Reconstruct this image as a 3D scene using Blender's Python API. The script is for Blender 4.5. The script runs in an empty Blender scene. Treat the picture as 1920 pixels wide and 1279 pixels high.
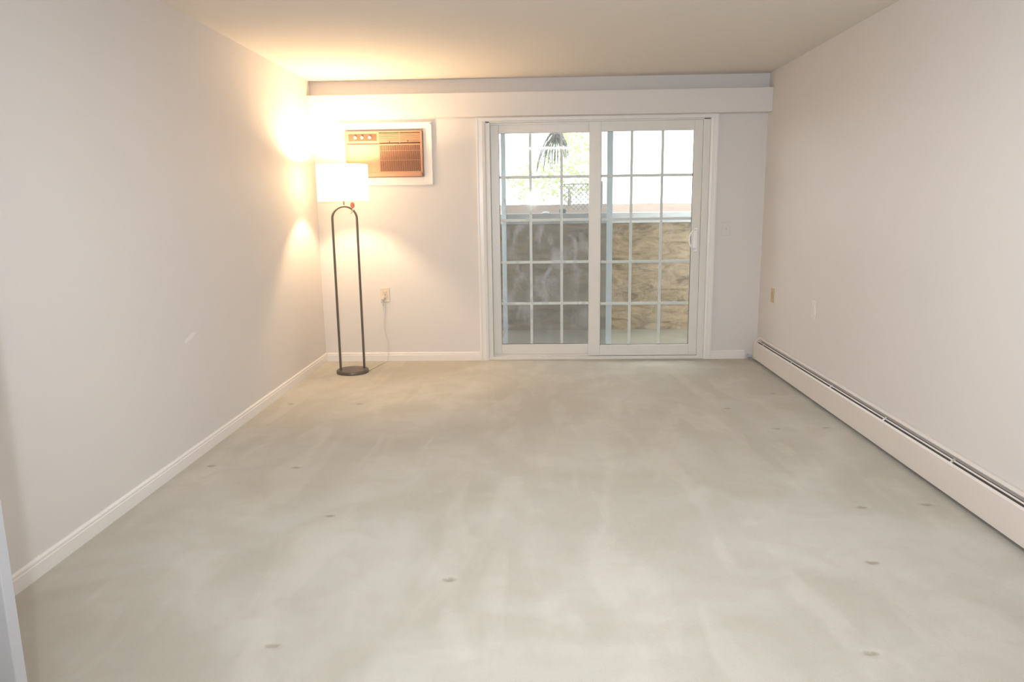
import bpy, bmesh, math, random
from mathutils import Vector, Matrix
random.seed(7)
S = bpy.context.scene
COL = S.collection

# ------------------------------------------------------------------ camera
cam_d = bpy.data.cameras.new('camera'); cam = bpy.data.objects.new('camera', cam_d); COL.objects.link(cam)
Bz = Vector((0.0337, -0.98282, 0.18145)); Rx = Vector((0.9994, 0.03179, -0.01342)); Uy = Vector((0.00743, 0.18179, 0.98331))
m = Matrix(((Rx.x, Uy.x, Bz.x, 0), (Rx.y, Uy.y, Bz.y, 0), (Rx.z, Uy.z, Bz.z, 1.38), (0, 0, 0, 1)))
cam.matrix_world = m
cam_d.sensor_width = 36.0; cam_d.lens = 1378.9 / 1920 * 36.0; cam_d.clip_start = 0.02
S.camera = cam

# ------------------------------------------------------------------ world, lights, exposure
W = bpy.data.worlds.new('sky'); S.world = W; W.use_nodes = True
nt = W.node_tree; nt.nodes.clear()
bg = nt.nodes.new('ShaderNodeBackground'); wo = nt.nodes.new('ShaderNodeOutputWorld')
bg.inputs[0].default_value = (0.93, 0.97, 1.0, 1); bg.inputs[1].default_value = 4.0
nt.links.new(bg.outputs[0], wo.inputs[0])

def area(name, loc, rot, sx, sy, power, color):
    d = bpy.data.lights.new(name, 'AREA'); d.shape = 'RECTANGLE'; d.size = sx; d.size_y = sy
    d.energy = power; d.color = color
    o = bpy.data.objects.new(name, d); o.location = loc; o.rotation_euler = rot; COL.objects.link(o); return o
# unseen fill lamps at ceiling height, added to raise the room's brightness
area('added_fill_front', (0.15, 2.35, 2.42), (0, 0, 0), 0.7, 0.7, 13, (1.0, 0.965, 0.945))
area('added_fill_rear', (0.25, -0.9, 2.42), (0, 0, 0), 0.8, 0.22, 26, (1.0, 0.965, 0.945))
# the flash fired on the camera
fl = bpy.data.lights.new('camera_flash', 'SPOT'); fl.energy = 250; fl.color = (0.84, 0.92, 1.0); fl.shadow_soft_size = 0.03
fl.spot_size = math.radians(108); fl.spot_blend = 1.0
flo = bpy.data.objects.new('camera_flash', fl); flo.location = (-0.055, -0.10, 1.50); COL.objects.link(flo)
flo.rotation_euler = (Vector((0.35, 6.5, 1.25)) - flo.location).to_track_quat('-Z', 'Y').to_euler()

LAMP_W = 470.0       # emission of the bulb
S.view_settings.view_transform = 'Standard'; S.view_settings.look = 'None'
S.view_settings.gamma = 1.0; S.view_settings.use_curve_mapping = False
S.view_settings.exposure = 0.70
S.cycles.max_bounces = 10; S.cycles.diffuse_bounces = 6; S.cycles.transparent_max_bounces = 16
S.cycles.sample_clamp_indirect = 6.0
S.cycles.caustics_reflective = False; S.cycles.caustics_refractive = False

# ------------------------------------------------------------------ materials
def mat(name, col, rough=0.6, metal=0.0, spec=0.5, noise=None, bump=None):
    """noise=(scale, detail, colour2, contrast)   bump=(scale, strength, distance)"""
    M = bpy.data.materials.new(name); M.use_nodes = True; t = M.node_tree; b = t.nodes['Principled BSDF']
    b.inputs['Base Color'].default_value = (*col, 1); b.inputs['Roughness'].default_value = rough
    b.inputs['Metallic'].default_value = metal; b.inputs['Specular IOR Level'].default_value = spec
    tc = t.nodes.new('ShaderNodeTexCoord')
    if noise:
        n = t.nodes.new('ShaderNodeTexNoise'); n.inputs['Scale'].default_value = noise[0]; n.inputs['Detail'].default_value = noise[1]
        t.links.new(tc.outputs['Object'], n.inputs['Vector'])
        r = t.nodes.new('ShaderNodeMapRange'); c = noise[3]
        r.inputs[1].default_value = 0.5 - c; r.inputs[2].default_value = 0.5 + c
        t.links.new(n.outputs[0], r.inputs[0])
        x = t.nodes.new('ShaderNodeMix'); x.data_type = 'RGBA'
        x.inputs[6].default_value = (*col, 1); x.inputs[7].default_value = (*noise[2], 1)
        t.links.new(r.outputs[0], x.inputs[0]); t.links.new(x.outputs[2], b.inputs['Base Color'])
    if bump:
        n = t.nodes.new('ShaderNodeTexNoise'); n.inputs['Scale'].default_value = bump[0]; n.inputs['Detail'].default_value = 3
        t.links.new(tc.outputs['Object'], n.inputs['Vector'])
        u = t.nodes.new('ShaderNodeBump'); u.inputs['Strength'].default_value = bump[1]; u.inputs['Distance'].default_value = bump[2]
        t.links.new(n.outputs[0], u.inputs['Height']); t.links.new(u.outputs[0], b.inputs['Normal'])
    return M

WALL = (0.705, 0.672, 0.650)
M_wall = mat('wall_paint', WALL, 0.55, spec=0.3, noise=(1.3, 2, (0.68, 0.656, 0.642), 0.3), bump=(220, 0.05, 0.002))
M_ceil = mat('ceiling_paint', (0.72, 0.68, 0.63), 0.9, spec=0.1, bump=(150, 0.1, 0.003))
M_trim = mat('trim_gloss', (0.80, 0.77, 0.745), 0.3, spec=0.5, noise=(6, 2, (0.78, 0.75, 0.725), 0.3))
M_vinyl = mat('door_vinyl', (0.74, 0.72, 0.68), 0.35, spec=0.5, noise=(8, 2, (0.72, 0.70, 0.66), 0.3))
M_grille = mat('muntin_white', (0.87, 0.87, 0.86), 0.4, noise=(9, 2, (0.84, 0.84, 0.83), 0.3))
M_seal = mat('glazing_seal', (0.20, 0.18, 0.16), 0.6, noise=(20, 2, (0.15, 0.14, 0.13), 0.3))
M_bronze = mat('lamp_metal', (0.125, 0.105, 0.09), 0.42, 0.35, noise=(14, 2, (0.15, 0.125, 0.105), 0.3))
M_ac = mat('ac_almond', (0.50, 0.275, 0.175), 0.5, noise=(7, 3, (0.46, 0.25, 0.16), 0.25))
M_acdark = mat('ac_dark_and_gap_shade', (0.06, 0.022, 0.014), 0.7, noise=(12, 3, (0.10, 0.035, 0.022), 0.2))  # dark seam and tabs; also paints the shade behind the slats
M_acpanel = mat('ac_control_brown', (0.15, 0.085, 0.055), 0.4, noise=(30, 2, (0.18, 0.10, 0.065), 0.2))
M_knob = mat('ac_knob', (0.72, 0.62, 0.50), 0.3, noise=(30, 2, (0.66, 0.56, 0.45), 0.2))
M_heat = mat('heater_enamel', (0.72, 0.67, 0.63), 0.38, noise=(3, 2, (0.70, 0.65, 0.61), 0.3))
M_heatdark = mat('heater_slot', (0.09, 0.082, 0.078), 0.6, noise=(20, 2, (0.12, 0.11, 0.10), 0.3))
M_fin = mat('heater_metal', (0.55, 0.54, 0.53), 0.35, 0.6, noise=(20, 2, (0.48, 0.47, 0.46), 0.3))
M_plate = mat('plate_ivory', (0.68, 0.61, 0.52), 0.35, noise=(30, 2, (0.66, 0.59, 0.50), 0.3))
M_platew = mat('plate_white', (0.76, 0.73, 0.69), 0.35, noise=(30, 2, (0.74, 0.71, 0.67), 0.3))
M_platey = mat('plate_yellowed', (0.60, 0.46, 0.30), 0.4, noise=(30, 2, (0.57, 0.43, 0.28), 0.3))
M_slot = mat('socket_slot', (0.10, 0.07, 0.05), 0.6, noise=(30, 2, (0.08, 0.06, 0.05), 0.3))
M_cord = mat('cord_clear', (0.66, 0.60, 0.53), 0.3, noise=(30, 2, (0.58, 0.52, 0.46), 0.3))
M_tag = mat('tag_red', (0.17, 0.045, 0.035), 0.6, noise=(60, 2, (0.30, 0.10, 0.075), 0.2))
M_wood = mat('retaining_wood', (0.36, 0.28, 0.19), 0.85, bump=(14, 0.6, 0.02))
M_slab = mat('patio_concrete', (0.25, 0.225, 0.17), 0.9, noise=(3, 5, (0.20, 0.18, 0.135), 0.2), bump=(30, 0.3, 0.01))
M_cap = mat('ledge_paint', (0.50, 0.51, 0.50), 0.6, noise=(5, 3, (0.40, 0.41, 0.40), 0.2))
M_soil = mat('leaf_litter', (0.10, 0.062, 0.038), 0.95, noise=(5, 5, (0.15, 0.10, 0.065), 0.2), bump=(9, 0.6, 0.05))
M_leaf = mat('foliage', (0.50, 0.62, 0.30), 0.7, noise=(3, 4, (0.72, 0.78, 0.50), 0.2))
t = M_leaf.node_tree; ob = [n for n in t.nodes if n.type == 'OUTPUT_MATERIAL'][0]; tl = t.nodes.new('ShaderNodeBsdfTranslucent'); tl.inputs[0].default_value = (0.75, 0.85, 0.45, 1)
mx = t.nodes.new('ShaderNodeMixShader'); mx.inputs[0].default_value = 0.5
t.links.new(t.nodes['Principled BSDF'].outputs[0], mx.inputs[1]); t.links.new(tl.outputs[0], mx.inputs[2]); t.links.new(mx.outputs[0], ob.inputs[0])
M_bark = mat('bark', (0.30, 0.27, 0.23), 0.9, noise=(12, 4, (0.22, 0.19, 0.16), 0.2))
M_needle = mat('drooping_leaf', (0.13, 0.14, 0.12), 0.7, noise=(12, 4, (0.2, 0.21, 0.19), 0.2))
M_wire = mat('fence_wire', (0.22, 0.23, 0.23), 0.5, 0.5, noise=(20, 2, (0.3, 0.31, 0.31), 0.2))
M_stone = mat('dark_teal', (0.06, 0.08, 0.08), 0.7, noise=(20, 2, (0.10, 0.12, 0.12), 0.2))
M_alu = mat('screen_aluminium', (0.60, 0.66, 0.70), 0.4, 0.1, noise=(9, 2, (0.56, 0.62, 0.66), 0.3))
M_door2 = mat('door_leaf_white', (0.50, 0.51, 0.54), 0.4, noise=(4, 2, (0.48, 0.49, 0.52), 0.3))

# retaining wall: weathered boards, grain and mottling; leaf shadows are put into its dark tones
t = M_wood.node_tree; b = t.nodes['Principled BSDF']; tc = t.nodes.new('ShaderNodeTexCoord')
mp = t.nodes.new('ShaderNodeMapping'); mp.inputs['Scale'].default_value = (1.3, 1.3, 3.6)
n1 = t.nodes.new('ShaderNodeTexNoise'); n1.inputs['Scale'].default_value = 2.6; n1.inputs['Detail'].default_value = 9; n1.inputs['Roughness'].default_value = 0.66
n1.inputs['Distortion'].default_value = 1.4
cr = t.nodes.new('ShaderNodeValToRGB'); e = cr.color_ramp
e.elements[0].position = 0.36; e.elements[0].color = (0.125, 0.090, 0.056, 1); e.elements[1].position = 0.66; e.elements[1].color = (0.345, 0.255, 0.155, 1)
k = e.elements.new(0.44); k.color = (0.21, 0.160, 0.100, 1); k = e.elements.new(0.54); k.color = (0.275, 0.21, 0.135, 1)
t.links.new(tc.outputs['Object'], mp.inputs[0]); t.links.new(mp.outputs[0], n1.inputs['Vector'])
t.links.new(n1.outputs[0], cr.inputs[0]); t.links.new(cr.outputs[0], b.inputs['Base Color'])

# window glass: clear pane, real fresnel reflection
def glass(name, tint=(0.97, 0.985, 0.98), smudge=0.0):
    M = bpy.data.materials.new(name); M.use_nodes = True; t = M.node_tree; t.nodes.clear()
    o = t.nodes.new('ShaderNodeOutputMaterial'); mx = t.nodes.new('ShaderNodeMixShader')
    tr = t.nodes.new('ShaderNodeBsdfTransparent'); tr.inputs[0].default_value = (*tint, 1)
    gl = t.nodes.new('ShaderNodeBsdfGlossy'); gl.inputs['Roughness'].default_value = 0.03
    lw = t.nodes.new('ShaderNodeLayerWeight'); lw.inputs[0].default_value = 0.5
    pw = t.nodes.new('ShaderNodeMath'); pw.operation = 'POWER'; pw.inputs[1].default_value = 5.0
    mr = t.nodes.new('ShaderNodeMapRange'); mr.inputs[3].default_value = 0.04; mr.inputs[4].default_value = 1.0
    t.links.new(lw.outputs['Facing'], pw.inputs[0]); t.links.new(pw.outputs[0], mr.inputs[0]); t.links.new(mr.outputs[0], mx.inputs[0]); t.links.new(tr.outputs[0], mx.inputs[1]); t.links.new(gl.outputs[0], mx.inputs[2])
    last = mx
    if smudge:
        df = t.nodes.new('ShaderNodeBsdfDiffuse'); df.inputs[0].default_value = (0.75, 0.78, 0.85, 1)
        tl = t.nodes.new('ShaderNodeBsdfTranslucent'); tl.inputs[0].default_value = (0.75, 0.78, 0.85, 1)
        ad = t.nodes.new('ShaderNodeMixShader'); ad.inputs[0].default_value = 0.6
        t.links.new(df.outputs[0], ad.inputs[1]); t.links.new(tl.outputs[0], ad.inputs[2])
        tc = t.nodes.new('ShaderNodeTexCoord'); mp = t.nodes.new('ShaderNodeMapping'); mp.inputs['Scale'].default_value = (4, 1, 2)
        n = t.nodes.new('ShaderNodeTexNoise'); n.inputs['Scale'].default_value = 2.2; n.inputs['Detail'].default_value = 6; n.inputs['Distortion'].default_value = 1.0
        r = t.nodes.new('ShaderNodeMapRange'); r.inputs[1].default_value = 0.5; r.inputs[2].default_value = 0.75; r.inputs[4].default_value = smudge
        t.links.new(tc.outputs['Object'], mp.inputs[0]); t.links.new(mp.outputs[0], n.inputs['Vector']); t.links.new(n.outputs[0], r.inputs[0])
        m2 = t.nodes.new('ShaderNodeMixShader'); t.links.new(r.outputs[0], m2.inputs[0]); t.links.new(mx.outputs[0], m2.inputs[1]); t.links.new(ad.outputs[0], m2.inputs[2])
        last = m2
    t.links.new(last.outputs[0], o.inputs[0]); return M
M_glass = glass('pane_glass', smudge=0.22)
M_glassr = glass('pane_glass_clean', smudge=0.05)

# insect screen: fine mesh, mostly open
M_mesh = bpy.data.materials.new('insect_mesh'); M_mesh.use_nodes = True; t = M_mesh.node_tree; t.nodes.clear()
o = t.nodes.new('ShaderNodeOutputMaterial'); mx = t.nodes.new('ShaderNodeMixShader'); tr = t.nodes.new('ShaderNodeBsdfTransparent')
df = t.nodes.new('ShaderNodeBsdfDiffuse'); df.inputs[0].default_value = (0.30, 0.31, 0.32, 1)
tc = t.nodes.new('ShaderNodeTexCoord'); n = t.nodes.new('ShaderNodeTexNoise'); n.inputs['Scale'].default_value = 3
r = t.nodes.new('ShaderNodeMapRange'); r.inputs[3].default_value = 0.30; r.inputs[4].default_value = 0.38
t.links.new(tc.outputs['Object'], n.inputs['Vector']); t.links.new(n.outputs[0], r.inputs[0]); t.links.new(r.outputs[0], mx.inputs[0])
t.links.new(tr.outputs[0], mx.inputs[1]); t.links.new(df.outputs[0], mx.inputs[2]); t.links.new(mx.outputs[0], o.inputs[0])

# lamp shade: linen that lets the bulb's light through; bulb: emission
M_shade = bpy.data.materials.new('shade_linen'); M_shade.use_nodes = True; t = M_shade.node_tree; t.nodes.clear()
o = t.nodes.new('ShaderNodeOutputMaterial'); mx = t.nodes.new('ShaderNodeMixShader'); mx.inputs[0].default_value = 0.78
df = t.nodes.new('ShaderNodeBsdfDiffuse'); tl = t.nodes.new('ShaderNodeBsdfTranslucent'); tl.inputs[0].default_value = (0.95, 0.94, 0.92, 1)
tc = t.nodes.new('ShaderNodeTexCoord'); n = t.nodes.new('ShaderNodeTexNoise'); n.inputs['Scale'].default_value = 90
x = t.nodes.new('ShaderNodeMix'); x.data_type = 'RGBA'; x.inputs[6].default_value = (0.86, 0.84, 0.80, 1); x.inputs[7].default_value = (0.80, 0.78, 0.73, 1)
t.links.new(tc.outputs['Object'], n.inputs['Vector']); t.links.new(n.outputs[0], x.inputs[0]); t.links.new(x.outputs[2], df.inputs[0])
t.links.new(df.outputs[0], mx.inputs[1]); t.links.new(tl.outputs[0], mx.inputs[2]); t.links.new(mx.outputs[0], o.inputs[0])
M_bulb = bpy.data.materials.new('bulb_glow'); M_bulb.use_nodes = True; t = M_bulb.node_tree; t.nodes.clear()
o = t.nodes.new('ShaderNodeOutputMaterial'); em = t.nodes.new('ShaderNodeEmission'); em.inputs[0].default_value = (1.0, 0.70, 0.40, 1); em.inputs[1].default_value = LAMP_W
t.links.new(em.outputs[0], o.inputs[0])

# carpet
DENTS = [(-0.335, 2.549, .030), (-1.274, 5.052, .030), (-1.307, 3.757, .032), (-1.788, 3.784, .030), (-1.771, 5.06, .028), (1.301, 4.898, .030),
         (1.48, 4.432, .030), (1.787, 4.451, .030), (1.728, 5.295, .028), (1.793, 3.258, .032), (1.482, 3.227, .030), (1.296, 2.693, .030),
         (1.029, 2.102, .028), (-0.858, 2.121, .026), (-0.951, 3.129, .028)]
M_carpet = bpy.data.materials.new('beige_carpet'); M_carpet.use_nodes = True; t = M_carpet.node_tree; b = t.nodes['Principled BSDF']
b.inputs['Roughness'].default_value = 1.0; b.inputs['Specular IOR Level'].default_value = 0.05
b.inputs['Sheen Weight'].default_value = 0.12; b.inputs['Sheen Roughness'].default_value = 0.6
tc = t.nodes.new('ShaderNodeTexCoord')
def tn(scale, detail, mscale=None, dist=0.0):
    n = t.nodes.new('ShaderNodeTexNoise'); n.inputs['Scale'].default_value = scale; n.inputs['Detail'].default_value = detail; n.inputs['Distortion'].default_value = dist
    if mscale:
        mp = t.nodes.new('ShaderNodeMapping'); mp.inputs['Scale'].default_value = mscale
        t.links.new(tc.outputs['Object'], mp.inputs[0]); t.links.new(mp.outputs[0], n.inputs['Vector'])
    else: t.links.new(tc.outputs['Object'], n.inputs['Vector'])
    return n.outputs[0]
def tm(op, a, c):
    n = t.nodes.new('ShaderNodeMath'); n.operation = op
    for i, v in enumerate((a, c)):
        if hasattr(v, 'default_value'): t.links.new(v, n.inputs[i])
        else: n.inputs[i].default_value = v
    return n.outputs[0]
def trr(v, a, c, lo=0.0, hi=1.0):
    n = t.nodes.new('ShaderNodeMapRange'); t.links.new(v, n.inputs[0]); n.inputs[1].default_value = a; n.inputs[2].default_value = c
    n.inputs[3].default_value = lo; n.inputs[4].default_value = hi; return n.outputs[0]
def tmix(f, a, c, mode='MIX'):
    x = t.nodes.new('ShaderNodeMix'); x.data_type = 'RGBA'; x.blend_type = mode
    if hasattr(f, 'default_value'): t.links.new(f, x.inputs[0])
    else: x.inputs[0].default_value = f
    for i, v in ((6, a), (7, c)):
        if hasattr(v, 'default_value'): t.links.new(v, x.inputs[i])
        else: x.inputs[i].default_value = (*v, 1)
    return x.outputs[2]
big = trr(tn(1.1, 6, dist=1.0), 0.40, 0.62); streak = trr(tn(2.2, 4, (2.2, 0.55, 1), 0.7), 0.50, 0.60); mid = trr(tn(5, 6, dist=0.8), 0.45, 0.62)
fine = trr(tn(420, 2), 0.3, 0.7)
c = tmix(big, (0.470, 0.450, 0.390), (0.545, 0.535, 0.482))
c = tmix(tm('MULTIPLY', streak, 0.40), c, (0.62, 0.60, 0.54))
c = tmix(tm('MULTIPLY', mid, 0.34), c, (0.455, 0.425, 0.36))
c = tmix(tm('MULTIPLY', fine, 0.28), c, (0.36, 0.33, 0.27))
# matted pile where furniture feet stood, the dents darkened in the base colour
sx = t.nodes.new('ShaderNodeSeparateXYZ'); t.links.new(tc.outputs['Object'], sx.inputs[0])
wob = tm('MULTIPLY', tm('SUBTRACT', tn(45, 2), 0.5), 1.6); acc = None
for dx, dy, rr in DENTS:
    u = tm('DIVIDE', tm('SUBTRACT', sx.outputs[0], dx), rr * 1.0); v = tm('DIVIDE', tm('SUBTRACT', sx.outputs[1], dy), rr * 0.62)
    q = tm('ADD', tm('ADD', tm('MULTIPLY', u, u), tm('MULTIPLY', v, v)), wob); k = trr(q, 1.0, 0.0); acc = k if acc is None else tm('MAXIMUM', acc, k)
c = tmix(tm('MULTIPLY', acc, 0.6), c, (0.24, 0.19, 0.12))
t.links.new(c, b.inputs['Base Color'])
bp = t.nodes.new('ShaderNodeBump'); bp.inputs['Strength'].default_value = 0.35; bp.inputs['Distance'].default_value = 0.006
hh = tm('ADD', tn(330, 3), tm('MULTIPLY', tn(9, 3), 1.6)); t.links.new(hh, bp.inputs['Height']); t.links.new(bp.outputs[0], b.inputs['Normal'])

# ------------------------------------------------------------------ mesh helpers
class MB:
    def __init__(s): s.bm = bmesh.new()
    def box(s, x0, x1, y0, y1, z0, z1, bev=0.0, seg=2):
        r = bmesh.ops.create_cube(s.bm, size=1.0); vs = r['verts']
        for v in vs: v.co = Vector(((x0 + x1) / 2 + v.co.x * (x1 - x0), (y0 + y1) / 2 + v.co.y * (y1 - y0), (z0 + z1) / 2 + v.co.z * (z1 - z0)))
        if bev:
            es = list({e for v in vs for e in v.link_edges}); bmesh.ops.bevel(s.bm, geom=es, offset=bev, segments=seg, affect='EDGES', profile=0.5)
        return s
    def prism(s, pts, axis, a, c):
        """closed 2D outline pts extruded along axis from a to c"""
        def mk(p, q):
            if axis == 'x': return (q, p[0], p[1])
            if axis == 'y': return (p[0], q, p[1])
            return (p[0], p[1], q)
        A = [s.bm.verts.new(mk(p, a)) for p in pts]; B = [s.bm.verts.new(mk(p, c)) for p in pts]; n = len(pts)
        s.bm.faces.new(A); s.bm.faces.new(B[::-1])
        for i in range(n): s.bm.faces.new((A[i], A[(i + 1) % n], B[(i + 1) % n], B[i]))
        bmesh.ops.recalc_face_normals(s.bm, faces=s.bm.faces); return s
    def lathe(s, prof, cx, cy, n=48, close=False):
        rings = []
        for r, z in prof:
            rings.append([s.bm.verts.new((cx + r * math.cos(2 * math.pi * i / n), cy + r * math.sin(2 * math.pi * i / n), z)) for i in range(n)])
        k = len(rings)
        for j in range(k if close else k - 1):
            A, B = rings[j], rings[(j + 1) % k]
            for i in range(n): s.bm.faces.new((A[i], A[(i + 1) % n], B[(i + 1) % n], B[i]))
        if not close:
            s.bm.faces.new(rings[0][::-1]); s.bm.faces.new(rings[-1])
        bmesh.ops.recalc_face_normals(s.bm, faces=s.bm.faces); return s
    def tube(s, pts, r, n=10, r1=None):
        pts = [Vector(p) for p in pts]; rings = []; L = len(pts); up = None
        for i, p in enumerate(pts):
            d = (pts[min(i + 1, L - 1)] - pts[max(i - 1, 0)]).normalized()
            if up is None: up = Vector((0, 0, 1)) if abs(d.z) < 0.9 else Vector((1, 0, 0))
            a = d.cross(up)
            if a.length < 1e-4: a = d.orthogonal()
            a.normalize(); bb = d.cross(a).normalized(); up = -bb if (-bb).dot(up) > 0 else bb
            rr = r if r1 is None else r + (r1 - r) * i / (L - 1)
            rings.append([s.bm.verts.new(p + rr * (math.cos(2 * math.pi * k / n) * a + math.sin(2 * math.pi * k / n) * bb)) for k in range(n)])
        for j in range(L - 1):
            for i in range(n): s.bm.faces.new((rings[j][i], rings[j][(i + 1) % n], rings[j + 1][(i + 1) % n], rings[j + 1][i]))
        s.bm.faces.new(rings[0][::-1]); s.bm.faces.new(rings[-1]); bmesh.ops.recalc_face_normals(s.bm, faces=s.bm.faces); return s
    def build(s, name, material, parent=None, smooth=False, origin=None):
        me = bpy.data.meshes.new(name)
        if origin is None: origin = parent_origin(parent)
        bmesh.ops.translate(s.bm, verts=s.bm.verts, vec=-Vector(origin))
        s.bm.to_mesh(me); s.bm.free(); me.materials.append(material)
        if smooth:
            for f in me.polygons: f.use_smooth = True
            try: me.set_sharp_from_angle(angle=math.radians(38))
            except Exception: pass
        o = bpy.data.objects.new(name, me); COL.objects.link(o)
        if parent: o.parent = parent; o.location = Vector(origin) - Vector(parent_origin(parent))
        else: o.location = origin
        return o
def parent_origin(p):
    v = Vector((0, 0, 0))
    while p is not None: v = v + p.location; p = p.parent
    return v
def empty(name, loc):
    o = bpy.data.objects.new(name, None); o.empty_display_size = 0.1; o.location = loc; COL.objects.link(o); return o
def thing(o, label, cat, group=None):
    o['label'] = label; o['category'] = cat
    if group: o['group'] = group
    return o
def struct(o, label=None):
    o['kind'] = 'structure'
    if label: o['label'] = label
    return o

# ------------------------------------------------------------------ room shell
XL, XR, D, H = -1.925, 1.969, 6.531, 2.44
YR = -3.0
OX0, OX1, OZ1 = -0.432, 1.492, 2.09      # opening for the sliding door
TH = 0.20

fm = MB()
nx, ny = 2, 2
fm.box(XL - 0.12, XR + 0.12, YR - 0.12, D + TH, -0.08, 0.0)
# finely divided carpet surface with the dents left by furniture pressed into it
carpet_bm = bmesh.new()
x0, x1, y0, y1 = XL, XR, 1.6, D; st = 0.012
NX = int((x1 - x0) / st); NY = int((y1 - y0) / st)
def dz(x, y):
    z = 0.0
    for dx, dy, r in DENTS:
        if abs(x - dx) < .1 and abs(y - dy) < .1:
            q = ((x - dx) / r) ** 2 + ((y - dy) / (r * .62)) ** 2
            z -= 0.006 * math.exp(-(q ** 1.5))
    return z
grid = [[carpet_bm.verts.new((x0 + (x1 - x0) * i / NX, y0 + (y1 - y0) * j / NY, 0.012 + dz(x0 + (x1 - x0) * i / NX, y0 + (y1 - y0) * j / NY))) for j in range(NY + 1)] for i in range(NX + 1)]
for i in range(NX):
    for j in range(NY): carpet_bm.faces.new((grid[i][j], grid[i + 1][j], grid[i + 1][j + 1], grid[i][j + 1]))
q = [carpet_bm.verts.new((a, c_, 0.012)) for a, c_ in ((XL, YR), (XR, YR), (XR, y0), (XL, y0))]
carpet_bm.faces.new(q)
bmesh.ops.translate(carpet_bm, verts=carpet_bm.verts, vec=(0, 0, -0.012))
tmp = bpy.data.meshes.new('tmp'); carpet_bm.to_mesh(tmp); carpet_bm.free()
bmesh.ops.translate(fm.bm, verts=fm.bm.verts, vec=(0, 0, -0.05)); fm.bm.from_mesh(tmp); bpy.data.meshes.remove(tmp)
floor = struct(fm.build('floor', M_carpet, smooth=False))
for p in floor.data.polygons: p.use_smooth = p.area < 0.001
struct(MB().box(XL - 0.12, XR + 0.12, YR - 0.12, D + TH, H, H + 0.15).build('ceiling', M_ceil))
# the left wall carries a small pale spackle patch
M_wall_l = M_wall.copy(); M_wall_l.name = 'wall_paint_patched'; t = M_wall_l.node_tree; b = t.nodes['Principled BSDF']
tc = t.nodes.new('ShaderNodeTexCoord'); sx = t.nodes.new('ShaderNodeSeparateXYZ'); t.links.new(tc.outputs['Object'], sx.inputs[0])
yy = tm('SUBTRACT', sx.outputs[1], 3.966); zz = tm('SUBTRACT', sx.outputs[2], 0.684)
u = tm('DIVIDE', yy, 0.075); v = tm('DIVIDE', tm('SUBTRACT', zz, tm('MULTIPLY', yy, 0.25)), 0.017)
patch = trr(tm('ADD', tm('ADD', tm('MULTIPLY', u, u), tm('MULTIPLY', v, v)), tm('MULTIPLY', tm('SUBTRACT', tn(30, 3), 0.5), 1.5)), 1.0, 0.5)
old = b.inputs['Base Color'].links[0].from_socket; t.links.new(tmix(tm('MULTIPLY', patch, 0.8), old, (0.80, 0.77, 0.745)), b.inputs['Base Color'])
wl = struct(MB().box(XL - 0.12, XL, YR, D, -0.1, H).build('wall_left', M_wall_l))
struct(MB().box(XR, XR + 0.12, YR, D, -0.1, H).build('wall_right', M_wall))
bw = MB(); bw.box(XL - 0.12, OX0, D, D + TH, -0.1, H); bw.box(OX1, XR + 0.12, D, D + TH, -0.1, H); bw.box(OX0, OX1, D, D + TH, OZ1, H)
struct(bw.build('wall_back', M_wall))
struct(MB().box(XL - 0.12, XR + 0.12, YR - 0.12, YR, -0.1, H).build('wall_rear', M_wall))


def baseboard(name, axis, a, c_, face, sgn):
    """profiled skirting: flat body with a stepped, rounded top"""
    h, d = 0.078, 0.013
    pr = [(0, 0), (d, 0), (d, h * 0.70), (d * 0.80, h * 0.74), (d * 0.80, h * 0.80), (d * 0.92, h * 0.83), (d * 0.85, h * 0.90), (d * 0.45, h), (0, h)]
    pts = [(face + sgn * p[0], p[1]) for p in pr]
    mb = MB(); mb.prism(pts, 'y' if axis == 'y' else 'x', a, c_); return struct(mb.build(name, M_trim))
baseboard('baseboard_left', 'y', YR, D, XL, 1)
baseboard('baseboard_back', 'x', XL + 0.013, -0.512, D, -1)
baseboard('baseboard_back_right', 'x', 1.556, 1.86, D, -1)

# boxed valance across the back wall above the door, open gap above it
va = MB(); va.box(XL, XR, 6.405, D, 2.118, 2.312, 0.003, 1); struct(va.build('trim_1', M_wall), 'long white boxed valance across the back wall above the sliding door')

# door casing
def casing(name, pts3):
    mb = MB()
    for bx in pts3: mb.box(*bx)
    return struct(mb.build(name, M_trim))
cs = MB()
for x0, x1, sg in ((-0.511, OX0, 1), (OX1, 1.555, -1)):
    w = abs(x1 - x0)
    a, c_ = (x0, x1) if sg > 0 else (x1, x0)
    pr = [(a, D), (a, D - 0.019), (a + sg * w * 0.22, D - 0.019), (a + sg * w * 0.27, D - 0.015), (a + sg * w * 0.62, D - 0.013), (a + sg * w * 0.68, D - 0.016), (a + sg * w * 0.93, D - 0.011), (c_, D - 0.008), (c_, D)]
    cs.prism(pr, 'z', 0.0, OZ1 + 0.03)
cs.box(-0.511, 1.555, D - 0.017, D, OZ1, OZ1 + 0.075, 0.003, 1)
struct(cs.build('trim_2', M_trim), 'white moulded casing around the sliding glass door')

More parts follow.
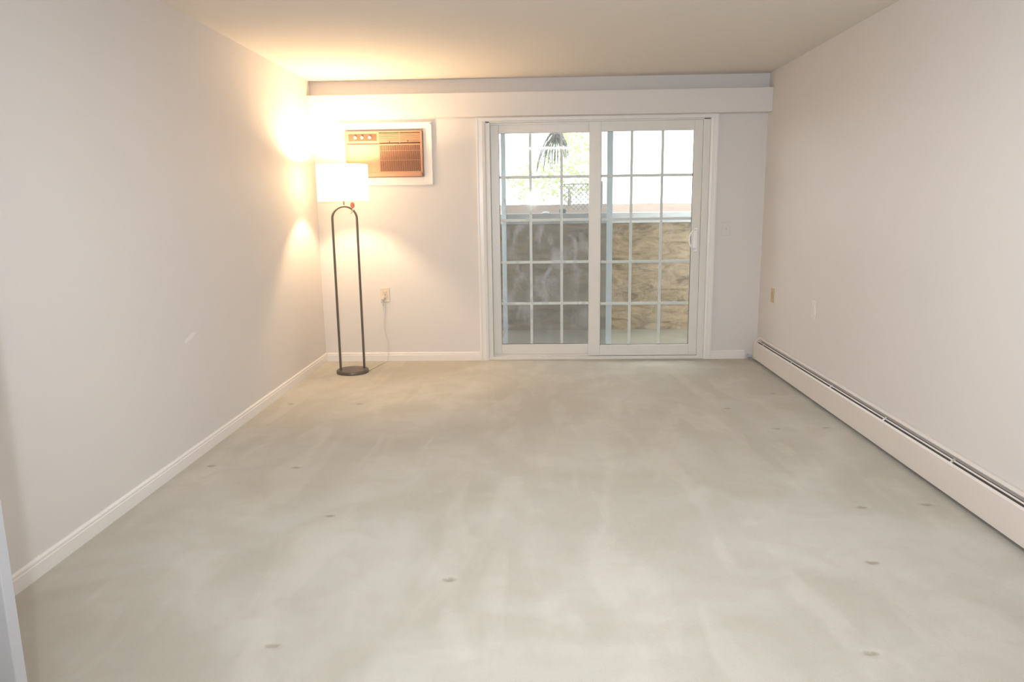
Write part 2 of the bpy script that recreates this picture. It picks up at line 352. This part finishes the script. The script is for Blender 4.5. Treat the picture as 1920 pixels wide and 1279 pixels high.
# ------------------------------------------------------------------ sliding patio door
door = struct(empty('door_1', (0.53, D + 0.03, 0)), 'white sliding glass patio door with fifteen panes in each panel')
f = MB()
f.box(OX0, -0.392, D + 0.002, D + TH, 0.0, OZ1, 0.003, 1); f.box(1.434, OX1, D + 0.002, D + TH, 0.0, OZ1, 0.003, 1)
f.box(OX0, OX1, D + 0.002, D + TH, OZ1 - 0.012, OZ1 + 0.001, 0.002, 1); f.box(OX0, OX1, D + 0.0485, D + TH, 2.062, OZ1, 0.002, 1)
f.box(OX0, OX1, D - 0.005, D + TH, 0.0, 0.030, 0.003, 1); f.box(OX0, OX1, D + 0.045, D + 0.055, 0.0, 0.038)
f.build('frame', M_vinyl, door)
def panel(name, x0, x1, z0, z1, gx0, gx1, gz0, gz1, y, th, gmat, lab=None):
    mb = MB()
    mb.box(x0, gx0, y, y + th, z0, z1, 0.004); mb.box(gx1, x1, y, y + th, z0, z1, 0.004)
    mb.box(gx0 - .001, gx1 + .001, y + .0005, y + th, z0, gz0, 0.004); mb.box(gx0 - .001, gx1 + .001, y + .0005, y + th, gz1, z1, 0.004)
    p = mb.build(name, M_vinyl, door)
    g = MB(); yg = y + th * 0.5
    g.box(gx0 - .003, gx1 + .003, yg - 0.003, yg - 0.001, gz0 - .003, gz1 + .003); g.build('glass_pane', gmat, p)
    s = MB(); w = 0.0035
    for bx in ((gx0, gx0 + w, gz0, gz1), (gx1 - w, gx1, gz0, gz1), (gx0, gx1, gz0, gz0 + w)): s.box(bx[0], bx[1], yg - .007, yg + .008, bx[2], bx[3])
    so = s.build('glazing_bead', M_seal, p); so['label'] = 'dark bead around the glass'
    m_ = MB(); w = 0.0120
    for k in (1, 2):
        x = gx0 + (gx1 - gx0) * k / 3; m_.box(x - w, x + w, yg + .001, yg + .009, gz0, gz1, 0.002, 1)
    for k in range(1, 5):
        z = gz0 + (gz1 - gz0) * k / 5; m_.box(gx0, gx1, yg + .0005, yg + .0095, z - w, z + w, 0.002, 1)
    m_.build('grille', M_grille, p)
    return p
pf = panel('fixed_panel', -0.391, 0.54, 0.034, 2.066, -0.318, 0.500, 0.130, 1.994, 6.595, 0.036, M_glass)
ps = panel('sliding_panel', 0.464, 1.433, 0.033, 2.078, 0.568, 1.359, 0.131, 1.992, 6.540, 0.036, M_glassr)
h_ = MB(); h_.box(1.378, 1.412, 6.528, 6.541, 0.955, 1.165, 0.006)
hd = h_.build('handle_plate', M_grille, ps)
pts = [];
for k in range(17):
    a = math.pi * k / 16; pts.append((1.394 - 0.062 * math.sin(a) ** 0.8, 6.522 - 0.030 * math.sin(a) ** 0.5, 1.065 + 0.082 * math.cos(a)))
MB().tube(pts, 0.0065, 10).build('handle', M_grille, ps, smooth=True)
MB().lathe([(0.001, 0), (0.006, 0.001), (0.006, 0.006), (0.001, 0.007)], 0, 0, 16).build('lock_button', M_platew, pf).location = Vector((-0.375, 6.593, 1.38)) - parent_origin(pf)

# insect screen on the outer track
sc = thing(empty('screen_door', (0.19, 6.69, 0.03)), 'grey insect screen panel in a pale metal frame outside the left glass', 'screen door')
s = MB(); sx0, sx1, sz0, sz1, sy = -0.306, 0.684, 0.031, 2.057, 6.680
s.box(sx0, sx0 + .040, sy, sy + .02, sz0, sz1, 0.003); s.box(sx1 - .052, sx1, sy, sy + .02, sz0, sz1, 0.003)
s.box(sx0, sx1, sy + .001, sy + .019, sz0, sz0 + .05, 0.003); s.box(sx0, sx1, sy + .001, sy + .019, sz1 - .05, sz1, 0.003)
s.build('screen_frame', M_alu, sc)
g = MB(); g.box(sx0 + .03, sx1 - .03, sy + .009, sy + .0095, sz0 + .03, sz1 - .03); g.build('screen_mesh', M_mesh, sc)

# ------------------------------------------------------------------ air conditioner and its casing
sl = MB(); ax0, ax1, az0, az1 = -1.685, -0.895, 1.571, 2.086
ix0, ix1, iz0, iz1 = -1.645, -0.965, 1.633, 2.035
th_ = 0.020
sl.box(ax0, ix0, D - th_, D, az0, az1, 0.003); sl.box(ix1, ax1, D - th_, D, az0, az1, 0.003)
sl.box(ix0 - .002, ix1 + .002, D - th_ + .0006, D, az0, iz0, 0.003); sl.box(ix0 - .002, ix1 + .002, D - th_ + .0006, D, iz1, az1, 0.003)
for bx in ((ax0 - .006, ax1 + .006, az1 - .012, az1 + .006), (ax0 - .006, ax1 + .006, az0 - .006, az0 + .010)): sl.box(bx[0], bx[1], D - th_ - .008, D, bx[2], bx[3], 0.003)
for bx in ((ax0 - .006, ax0 + .010), (ax1 - .010, ax1 + .006)): sl.box(bx[0], bx[1], D - th_ - .008, D, az0, az1, 0.003)
struct(sl.build('trim_3', M_trim), 'white picture-frame moulding around the wall air conditioner')

ac = thing(empty('air_conditioner', ((ix0 + ix1) / 2, D, iz0)), 'tan wall air conditioner with three knobs, behind the lamp shade', 'air conditioner')
u0, u1, v0, v1 = ix0 + .010, ix1 - .004, iz0 + .004, iz1 - .012
Y0 = D - 0.046; split = 1.918; vx = -1.342
a_ = MB()
a_.box(u0, u1, Y0 + .016, D - 0.0005, v0, v1, 0.004)
a_.box(u0, u1, Y0, Y0 + .020, v0, v0 + .040, 0.006); a_.box(u0, u0 + .012, Y0, Y0 + .02, v0, v1, 0.005)
a_.box(u1 - .018, u1, Y0, Y0 + .02, v0, v1, 0.005)
a_.box(u0, u1, Y0, Y0 + .02, v1 - .014, v1, 0.004); a_.box(vx - .012, vx + .002, Y0, Y0 + .02, split, v1, 0.003)
a_.build('body', M_ac, ac)
fp = MB(); fp.box(u0 + .012, vx, Y0 + .003, Y0 + .018, v0 + .038, split - .004, 0.004); fp.box(u0 + .012, vx - .01, Y0 + .001, Y0 + .018, split - .016, split - .004, 0.003)
fp.build('front_panel', M_ac, ac)
se = MB(); se.box(u0 + .002, u1 - .002, Y0 + .006, Y0 + .018, split - .004, split + .003); se.build('seam', M_acdark, ac)
cp = MB(); cp.box(u0 + .012, vx - .012, Y0 + .002, Y0 + .018, split + .003, v1 - .012, 0.003); cp.build('control_surround', M_ac, ac)
ct = MB(); ct.box(-1.606, -1.362, Y0 - .0005, Y0 + .010, split + .020, v1 - .024, 0.002); cto = ct.build('control_panel', M_acpanel, ac); cto['label'] = 'dark brown control panel'
for kx in (-1.545, -1.487, -1.420):
    kb = MB(); kb.lathe([(0.001, 0), (0.013, 0), (0.0125, 0.010), (0.001, 0.011)], 0, 0, 20); kb.box(-0.004, 0.004, -0.013, 0.013, 0.008, 0.018, 0.002)
    ko = kb.build('knob', M_knob, cto, smooth=True, origin=(0, 0, 0)); ko.location = Vector((kx, Y0 - .0005, (split + v1) / 2 - .002)) - parent_origin(cto)
    ko.rotation_euler = (math.radians(90), random.choice((0, 0.5, -0.6)), 0)
gc = MB(); gc.box(vx, u1 - .018, Y0 + .012, Y0 + .0175, v0 + .038, v1 - .014); gc.build('grille_gap_shade', M_acdark, ac)  # flat dark sheet, shade between the slats put into its colour
lo = MB(); ns = 8
for k in range(ns):
    z = split + .008 + (v1 - .018 - split - .008) * (k + .5) / ns
    lo.prism([(Y0 + .002, z - .0055), (Y0 + .012, z - .0015), (Y0 + .012, z + .004), (Y0 + .002, z + .0015)], 'x', vx, u1 - .018)
lo.box((vx + u1 - .018) / 2 - .004, (vx + u1 - .018) / 2 + .004, Y0 + .001, Y0 + .012, split + .004, v1 - .014)
lo.build('outlet_louvre', M_ac, ac)
for tx0, tz0 in ((-1.255, split + .008), (-1.098, split + .012)):
    tbo = MB().box(tx0, tx0 + .006, Y0 - .006, Y0 + .005, tz0, tz0 + .010, 0.001).build('vane_tab', M_acdark, ac); tbo['label'] = 'dark tab on the louvre'
gr = MB(); ns = 32; gx1_ = u1 - .018
for k in range(ns + 1):
    x = vx + .003 + (gx1_ - vx - .006) * k / ns; gr.box(x - .0022, x + .0022, Y0 + .002, Y0 + .013, v0 + .038, split - .004)
gr.box(vx, gx1_, Y0 + .006, Y0 + .013, 1.775, 1.779); gr.box(vx, gx1_, Y0 + .006, Y0 + .013, 1.855, 1.859)
gr.box(vx, gx1_, Y0 + .001, Y0 + .013, split - .014, split - .004, 0.002); gr.box(vx, gx1_, Y0 + .001, Y0 + .013, v0 + .036, v0 + .046, 0.002)
gr.build('intake_grille', M_ac, ac)

# ------------------------------------------------------------------ floor lamp
LX, LY = -1.566, 6.06
lamp = thing(empty('floor_lamp', (LX, LY, 0)), 'lit floor lamp with a white drum shade on a dark hairpin arch', 'floor lamp')
MB().lathe([(0.130, 0.0), (0.134, 0.003), (0.134, 0.024), (0.131, 0.028), (0.001, 0.029)], LX, LY, 64).build('base', M_bronze, lamp, smooth=True)
ca, sa = math.cos(math.radians(28)), math.sin(math.radians(28)); hw = 0.101
pts = [(LX - hw * ca, LY - hw * sa, 0.024)]
for k in range(6): pts.append((LX - hw * ca, LY - hw * sa, 0.024 + (1.290 - .024) * (k + 1) / 6))
for k in range(1, 24):
    a = math.pi * k / 24; pts.append((LX - hw * math.cos(a) * ca, LY - hw * math.cos(a) * sa, 1.290 + hw * math.sin(a)))
for k in range(7): pts.append((LX + hw * ca, LY + hw * sa, 1.290 - (1.290 - .024) * k / 6))
MB().tube(pts, 0.0095, 14).build('pole', M_bronze, lamp, smooth=True)
MB().lathe([(0.006, 1.385), (0.006, 1.52), (0.016, 1.525), (0.018, 1.56), (0.014, 1.59), (0.001, 1.592)], LX, LY, 24).build('socket', M_bronze, lamp, smooth=True)
MB().lathe([(0.014, 1.592), (0.028, 1.608), (0.042, 1.632), (0.044, 1.652), (0.034, 1.676), (0.016, 1.688), (0.001, 1.690)], LX, LY, 20).build('light_bulb', M_bulb, lamp, smooth=True)
z0, z1 = 1.434, 1.718
sh = MB().lathe([(0.2045, z0), (0.2045, z1), (0.2035, z1), (0.2035, z0)], LX, LY, 72, close=True).build('lamp_shade', M_shade, lamp, smooth=True)
for zz in (z0 + .004, z1 - .004):
    MB().lathe([(0.2065, zz - .007), (0.2065, zz + .007), (0.2050, zz + .007), (0.2050, zz - .007)], LX, LY, 72, close=True).build('shade_trim', M_shade, sh, smooth=True)
sp = MB()
for k in range(3):
    a = 2 * math.pi * k / 3 + 0.5; sp.tube([(LX + .014 * math.cos(a), LY + .014 * math.sin(a), 1.535), (LX + .12 * math.cos(a), LY + .12 * math.sin(a), 1.535), (LX + .203 * math.cos(a), LY + .203 * math.sin(a), z0 + .018)], 0.002, 6)
sp.build('shade_spider', M_bronze, sh)

# red paper tag tied to the lamp's arch
tg = thing(empty('hang_tag', (LX + 0.068, LY + .02, 1.372)), 'small reddish oval tag hanging beside the top of the lamp arch', 'tag')
tx, ty, tz = LX + 0.078, LY - 0.030, 1.398
o_ = MB(); pr = [(tx + 0.017 * math.cos(2 * math.pi * k / 24), tz + 0.025 * math.sin(2 * math.pi * k / 24)) for k in range(24)]
o_.prism(pr, 'y', ty - .002, ty + .002); o_.build('card', M_tag, tg)
pts = []
for k in range(25):
    a = 2 * math.pi * k / 24; pts.append((LX + 0.063 + 0.010 * math.cos(a), LY + 0.004 + 0.020 * math.sin(a), 1.353 + 0.022 * math.sin(a + 0.6)))
mbt = MB(); mbt.tube(pts, 0.0028, 6); mbt.tube([(tx - .006, ty, tz - .02), (LX + .066, LY - .018, 1.365)], 0.0018, 6); mbt.build('string', M_bronze, tg)

# ------------------------------------------------------------------ plates on the walls
def plate(name, label, cat, kind, x, z, w, h, mm, wall='back', y=None):
    """wall='back': faces -Y at D.  wall='right': faces -X at XR"""
    r = thing(empty(name, (x, D, z) if wall == 'back' else (XR, y, z)), label, cat)
    def put(mb, nm, mt):
        o = mb.build(nm, mt, None, origin=(0, 0, 0)); o.parent = r
        if wall == 'right': o.rotation_euler = (0, 0, -math.pi / 2)
        return o
    put(MB().box(-w / 2, w / 2, -0.006, 0, -h / 2, h / 2, 0.003), 'cover_plate', mm)
    if kind == 'outlet':
        for s_ in (1, -1):
            zc = s_ * h * 0.165
            put(MB().box(-w * .24, w * .24, -0.0085, -0.005, zc - h * .12, zc + h * .12, 0.003), 'socket', mm)
            k_ = MB(); k_.box(-w * .12, -w * .08, -0.0088, -0.0075, zc - h * .03, zc + h * .06); k_.box(w * .08, w * .12, -0.0088, -0.0075, zc - h * .02, zc + h * .06); k_.box(-.003, .003, -.0088, -.0075, zc - h * .09, zc - h * .05)
            put(k_, 'slot', M_slot)
        put(MB().box(-.003, .003, -.0082, -.005, -.003, .003, .001), 'screw', M_slot)
    elif kind == 'switch':
        put(MB().box(-.006, .006, -.009, -.005, -.014, .014, .002), 'switch_surround', mm)
        tgm = MB(); tgm.prism([(-.006, -.008), (-.017, .004), (-.017, .010), (-.006, .006)], 'x', -.004, .004); put(tgm, 'toggle', mm)
        for s_ in (1, -1): put(MB().box(-.0025, .0025, -.0072, -.005, s_ * .0305 - .0025, s_ * .0305 + .0025, .001), 'screw', M_wall)
    elif kind == 'blank':
        put(MB().box(-w * .22, w * .22, -0.0085, -0.005, -h * .30, h * .30, 0.003), 'insert', mm)
        for s_ in (1, -1): put(MB().box(-.0025, .0025, -.0078, -.005, s_ * h * .42 - .0025, s_ * h * .42 + .0025, .001), 'screw', M_platew)
    return r
plate('wall_outlet', 'white wall outlet with a plug in it between lamp and door', 'outlet', 'outlet', -1.358, 0.604, 0.082, 0.128, M_plate)
plate('light_switch', 'pale light switch on the back wall right of the glass door', 'light switch', 'switch', 1.655, 1.155, 0.074, 0.118, M_wall)
plate('wall_outlet', 'yellowed outlet on the right wall nearest the back corner', 'outlet', 'outlet', 0, 0.612, 0.074, 0.120, M_platey, 'right', 6.165)
plate('wall_plate', 'white cable plate on the right wall above the heater', 'wall plate', 'blank', 0, 0.625, 0.074, 0.125, M_platew, 'right', 5.235)

# plug and cord of the lamp
cord = thing(empty('power_cord', (-1.37, D - .02, 0.57)), 'thin pale cord hanging from the back wall outlet down to the lamp', 'cord')
MB().box(-1.388, -1.362, D - .034, D - .0088, 0.562, 0.592, 0.005).build('plug', M_plate, cord)
sp_ = [(-1.375, D - .030, 0.565), (-1.378, D - .030, 0.53), (-1.372, D - .026, 0.505), (-1.358, D - .022, 0.512), (-1.362, D - .022, 0.525), (-1.374, D - .022, 0.512), (-1.376, D - .020, 0.47),
       (-1.366, D - .016, 0.43), (-1.372, D - .014, 0.38), (-1.378, D - .012, 0.32), (-1.368, D - .010, 0.26), (-1.352, D - .010, 0.21), (-1.342, D - .012, 0.15), (-1.345, D - .020, 0.085),
       (-1.352, D - .024, 0.03), (-1.362, D - .045, 0.006), (-1.38, D - .13, 0.005), (-1.405, D - .25, 0.005), (-1.425, D - .34, 0.005), (-1.440, LY + .045, 0.007)]
def smooth_path(p, n=6):
    P_ = [Vector(q) for q in p]; out = []
    for i in range(len(P_) - 1):
        a, b_, c_, d_ = P_[max(i - 1, 0)], P_[i], P_[i + 1], P_[min(i + 2, len(P_) - 1)]
        for k in range(n):
            u = k / n; out.append(0.5 * ((2 * b_) + (c_ - a) * u + (2 * a - 5 * b_ + 4 * c_ - d_) * u * u + (3 * b_ - a - 3 * c_ + d_) * u ** 3))
    out.append(P_[-1]); return out
MB().tube(smooth_path(sp_), 0.0028, 8).build('wire', M_cord, cord, smooth=True)

# ------------------------------------------------------------------ baseboard heater along the right wall
HY0, HY1 = 0.6, 6.42; HF = XR - 0.062
ht = thing(empty('baseboard_heater', (XR - .03, (HY0 + HY1) / 2, 0)), 'long white baseboard heater with a slotted top along the right wall', 'baseboard heater')
MB().prism([(XR - .001, 0.0), (XR - .001, 0.212), (XR - .012, 0.212), (XR - .024, 0.203), (XR - .024, 0.199), (XR - .010, 0.206), (XR - .006, 0.206), (XR - .006, 0.0)], 'y', HY0, HY1).build('back_plate', M_heat, ht)
MB().prism([(HF, 0.026), (HF + .003, 0.026), (HF + .003, 0.168), (HF + .010, 0.1785), (HF + .008, 0.180), (HF, 0.171)], 'y', HY0, HY1).build('front_cover', M_heat, ht)
MB().prism([(XR - .0430, 0.1840), (XR - .0375, 0.1890), (XR - .0385, 0.1905), (XR - .0440, 0.1860)], 'y', HY0, HY1 - .03).build('damper', M_heat, ht)
ca_ = MB(); ca_.prism([(HF + .006, 0.045), (XR - .008, 0.045), (XR - .008, 0.176), (XR - .020, 0.178), (HF + .013, 0.160), (HF + .006, 0.15)], 'y', HY0, HY1 - .02)
cao = ca_.build('heating_element', M_heatdark, ht); cao['label'] = 'dark heating element behind the slots'
for y in (2.20, 2.72, 3.32, 4.0, 4.75, 5.5, 6.2):
    c_ = MB(); c_.prism([(HF + .004, 0.168), (XR - .040, 0.1845), (XR - .030, 0.1945), (XR - .033, 0.196), (XR - .043, 0.188), (HF + .004, 0.173)], 'y', y - .008, y + .008); c_.build('bracket', M_fin, ht)
cap_pr = [(HF - .003, 0.024), (XR - .0005, 0.0), (XR - .0005, 0.214), (XR - .014, 0.214), (XR - .026, 0.206), (HF + .008, 0.184), (HF - .003, 0.174)]
MB().prism(cap_pr, 'y', HY1 - .035, HY1 + .012).build('end_cap', M_heat, ht)
MB().prism(cap_pr, 'y', HY0 - .02, HY0 + .03).build('end_cap', M_heat, ht)
v_ = MB(); v_.tube([(HF - .034, HY1 + .03, 0.0), (HF - .034, HY1 + .03, 0.058)], 0.010, 12); v_.tube([(HF + .02, HY1 + .03, 0.035), (HF - .046, HY1 + .03, 0.035)], 0.014, 12)
v_.tube([(HF + .012, HY1 - .02, 0.040), (HF + .012, HY1 + .04, 0.040)], 0.012, 12); v_.build('pipe_fitting', M_fin, ht, smooth=True)

# ------------------------------------------------------------------ open door leaf at the near left
d2 = struct(empty('door_2', (-1.90, 1.50, 0.012)), 'white door leaf standing open at the left, close to the camera')
MB().box(XL + .004, -1.207, 1.49, 1.525, 0.012, 2.03, 0.003).build('door_leaf', M_door2, d2)

# ------------------------------------------------------------------ outside
PY = 8.26
struct(MB().box(-3.0, 4.0, D + TH, PY + .15, -0.15, -0.02).build('patio_floor', M_slab))
struct(MB().box(-3.0, 4.0, PY, PY + .14, -0.15, 1.172).build('wall_patio', M_wood), 'weathered tan retaining wall behind the sunken patio')
struct(MB().box(-3.0, 4.0, PY - .025, PY + .14, 1.172, 1.286, 0.004).build('trim_4', M_cap), 'white capping beam on the patio retaining wall')
for nm, xx in (('wall_patio_left', -3.15), ('wall_patio_right', 4.0)):
    struct(MB().box(xx, xx + .15, D + TH, PY + .14, -0.15, 1.28).build(nm, M_wood))
g_ = bmesh.new(); NXg, NYg = 60, 40
def gz(x, y): return 1.262 + 0.012 * math.sin(x * 3.1 + y) + 0.010 * math.sin(x * 7.3 - y * 2.1) + 0.0085 * (y - PY)
G = [[g_.verts.new((-9 + 20 * i / NXg, PY + .14 + 14 * (j / NYg) ** 1.6, gz(-9 + 20 * i / NXg, PY + .14 + 14 * (j / NYg) ** 1.6))) for j in range(NYg + 1)] for i in range(NXg + 1)]
for i in range(NXg):
    for j in range(NYg): g_.faces.new((G[i][j], G[i + 1][j], G[i + 1][j + 1], G[i][j + 1]))
mbg = MB(); mbg.bm.free(); mbg.bm = g_; struct(mbg.build('ground', M_soil))

struct(MB().box(-3.0, 4.0, D + TH, 7.95, 2.46, 2.66).build('added_shade_slab', M_cap), 'unseen slab added above the patio to block sky light')  # out of view, added to keep sky light off the patio
# chain-link fence behind the yard
fe = thing(empty('chain_link_fence', (0.65, 12.0, 1.26)), 'grey chain-link fence in the yard seen through the left glass', 'fence')
fx0, fx1, fz0, fz1, fy = 0.42, 1.05, 1.27, 1.70, 12.0
w_ = MB(); stp = 0.075; k = -10
import itertools
for k in range(-12, 20):
    for sg in (1, -1):
        # diagonal wire through (fx0 + k*stp, fz0) with slope sg, clipped to the panel edges
        xs = fx0 + k * stp; a0, a1 = 0.0, (fz1 - fz0)
        pa = []
        for zt in (0.0, fz1 - fz0): pa.append((xs + sg * zt, fz0 + zt))
        (xa, za), (xb, zb) = pa
        def clip(xa, za, xb, zb):
            t0, t1 = 0.0, 1.0; dx = xb - xa
            for lim, s1 in ((fx0, 1), (fx1, -1)):
                p_ = s1 * dx; q_ = s1 * (xa - lim)
                if abs(p_) < 1e-9:
                    if q_ < 0: return None
                else:
                    tt = -q_ / p_
                    if p_ > 0: t0 = max(t0, tt)
                    else: t1 = min(t1, tt)
            if t0 >= t1: return None
            return xa + dx * t0, za + (zb - za) * t0, xa + dx * t1, za + (zb - za) * t1
        r_ = clip(xa, za, xb, zb)
        if r_: w_.tube([(r_[0], fy + sg * .002, r_[1]), (r_[2], fy + sg * .002, r_[3])], 0.0055, 5)
w_.build('wire_mesh', M_wire, fe)
MB().tube([(fx1, fy, 1.25), (fx1, fy, 1.74)], 0.02, 10).build('post', M_wire, fe, smooth=True)
MB().tube([(fx0, fy, fz1), (fx1, fy, fz1)], 0.008, 8).build('top_rail', M_wire, fe, smooth=True)

# drooping branch in front of the sky
br = thing(empty('drooping_tree', (2.9, 9.9, 1.25)), 'tree whose drooping grey branch tip hangs at the top of the left glass', 'tree')
MB().tube(smooth_path([(2.9, 9.9, 1.2), (2.86, 9.9, 2.4), (2.95, 9.92, 3.4), (2.9, 9.9, 4.6)]), 0.13, 12, 0.07).build('trunk', M_bark, br, smooth=True)
MB().tube(smooth_path([(2.92, 9.9, 3.3), (1.9, 9.7, 3.45), (0.95, 9.5, 3.1), (0.6, 9.4, 2.75), (0.36, 9.32, 2.42), (0.285, 9.3, 2.24), (0.27, 9.3, 2.16)]), 0.016, 8, 0.005).build('branch', M_bark, br, smooth=True)
lf = MB()
for k in range(46):
    a = random.uniform(-1.0, 1.0); L = random.uniform(.24, .50) * (1.0 if a < 0.2 else .62); sx = 0.262 + random.uniform(-.03, .03); sz = 2.28 - random.uniform(0, .09); yy = 9.3 + random.uniform(-.06, .06)
    P_ = [(sx, yy, sz)]
    for q_ in range(1, 6):
        u = q_ / 5; P_.append((sx + a * 0.22 * math.sin(u * 1.4) * (L / .4), yy + .03 * a * u, sz + .05 * u * (1 - u) * 2 - L * u ** 1.3))
    lf.tube(P_, 0.0085, 5, 0.003)
lf.build('needles', M_needle, br)

# overexposed shrubs beyond the yard
def shrub(name, x, y, z, r, hgt, label, n=900):
    root = thing(empty(name, (x, y, z)), label, 'shrub', None)
    mb = MB(); mb.tube([(x, y, z - .05), (x + .02, y, z + hgt * .12), (x, y, z + hgt * .22)], 0.05, 8, 0.02); mb.build('stem', M_bark, root, smooth=True)
    f_ = MB()
    for i in range(n):
        while True:
            p_ = Vector((random.uniform(-1, 1), random.uniform(-1, 1), random.uniform(-1, 1)))
            if p_.length < 1: break
        c_ = Vector((x + p_.x * r, y + p_.y * r * .7, z + hgt * .55 + p_.z * hgt * .5)); s_ = random.uniform(.04, .09)
        u = Vector((random.gauss(0, 1), random.gauss(0, 1), random.gauss(0, 1))).normalized(); v = u.orthogonal().normalized()
        q_ = [c_ + u * s_, c_ + v * s_ * .45, c_ - u * s_, c_ - v * s_ * .45]; vs = [f_.bm.verts.new(a) for a in q_]
        f_.bm.faces.new(vs)
    f_.build('foliage', M_leaf, root)
shrub('leafy_shrub', 0.75, 17.0, 1.32, 0.65, 1.9, 'pale green shrub seen right of the hanging branch', 520)
shrub('leafy_shrub', -0.1, 18.5, 1.33, 0.6, 1.1, 'low pale green shrub seen left of the hanging branch', 260)

# small things on the capping beam
MB().lathe([(0.02, 1.286), (0.036, 1.292), (0.040, 1.315), (0.030, 1.335), (0.001, 1.342)], 0.297, PY + .03, 20).build('stone', M_stone, smooth=True)
thing(bpy.data.objects['stone'], 'dark rounded stone on the white beam outside the left glass', 'stone')
MB().lathe([(0.02, 1.286), (0.042, 1.289), (0.040, 1.299), (0.020, 1.306), (0.001, 1.308)], 0.108, PY + .03, 20).build('pebble', M_alu, smooth=True)
thing(bpy.data.objects['pebble'], 'flat pale grey pebble left of the dark stone on the beam', 'pebble')
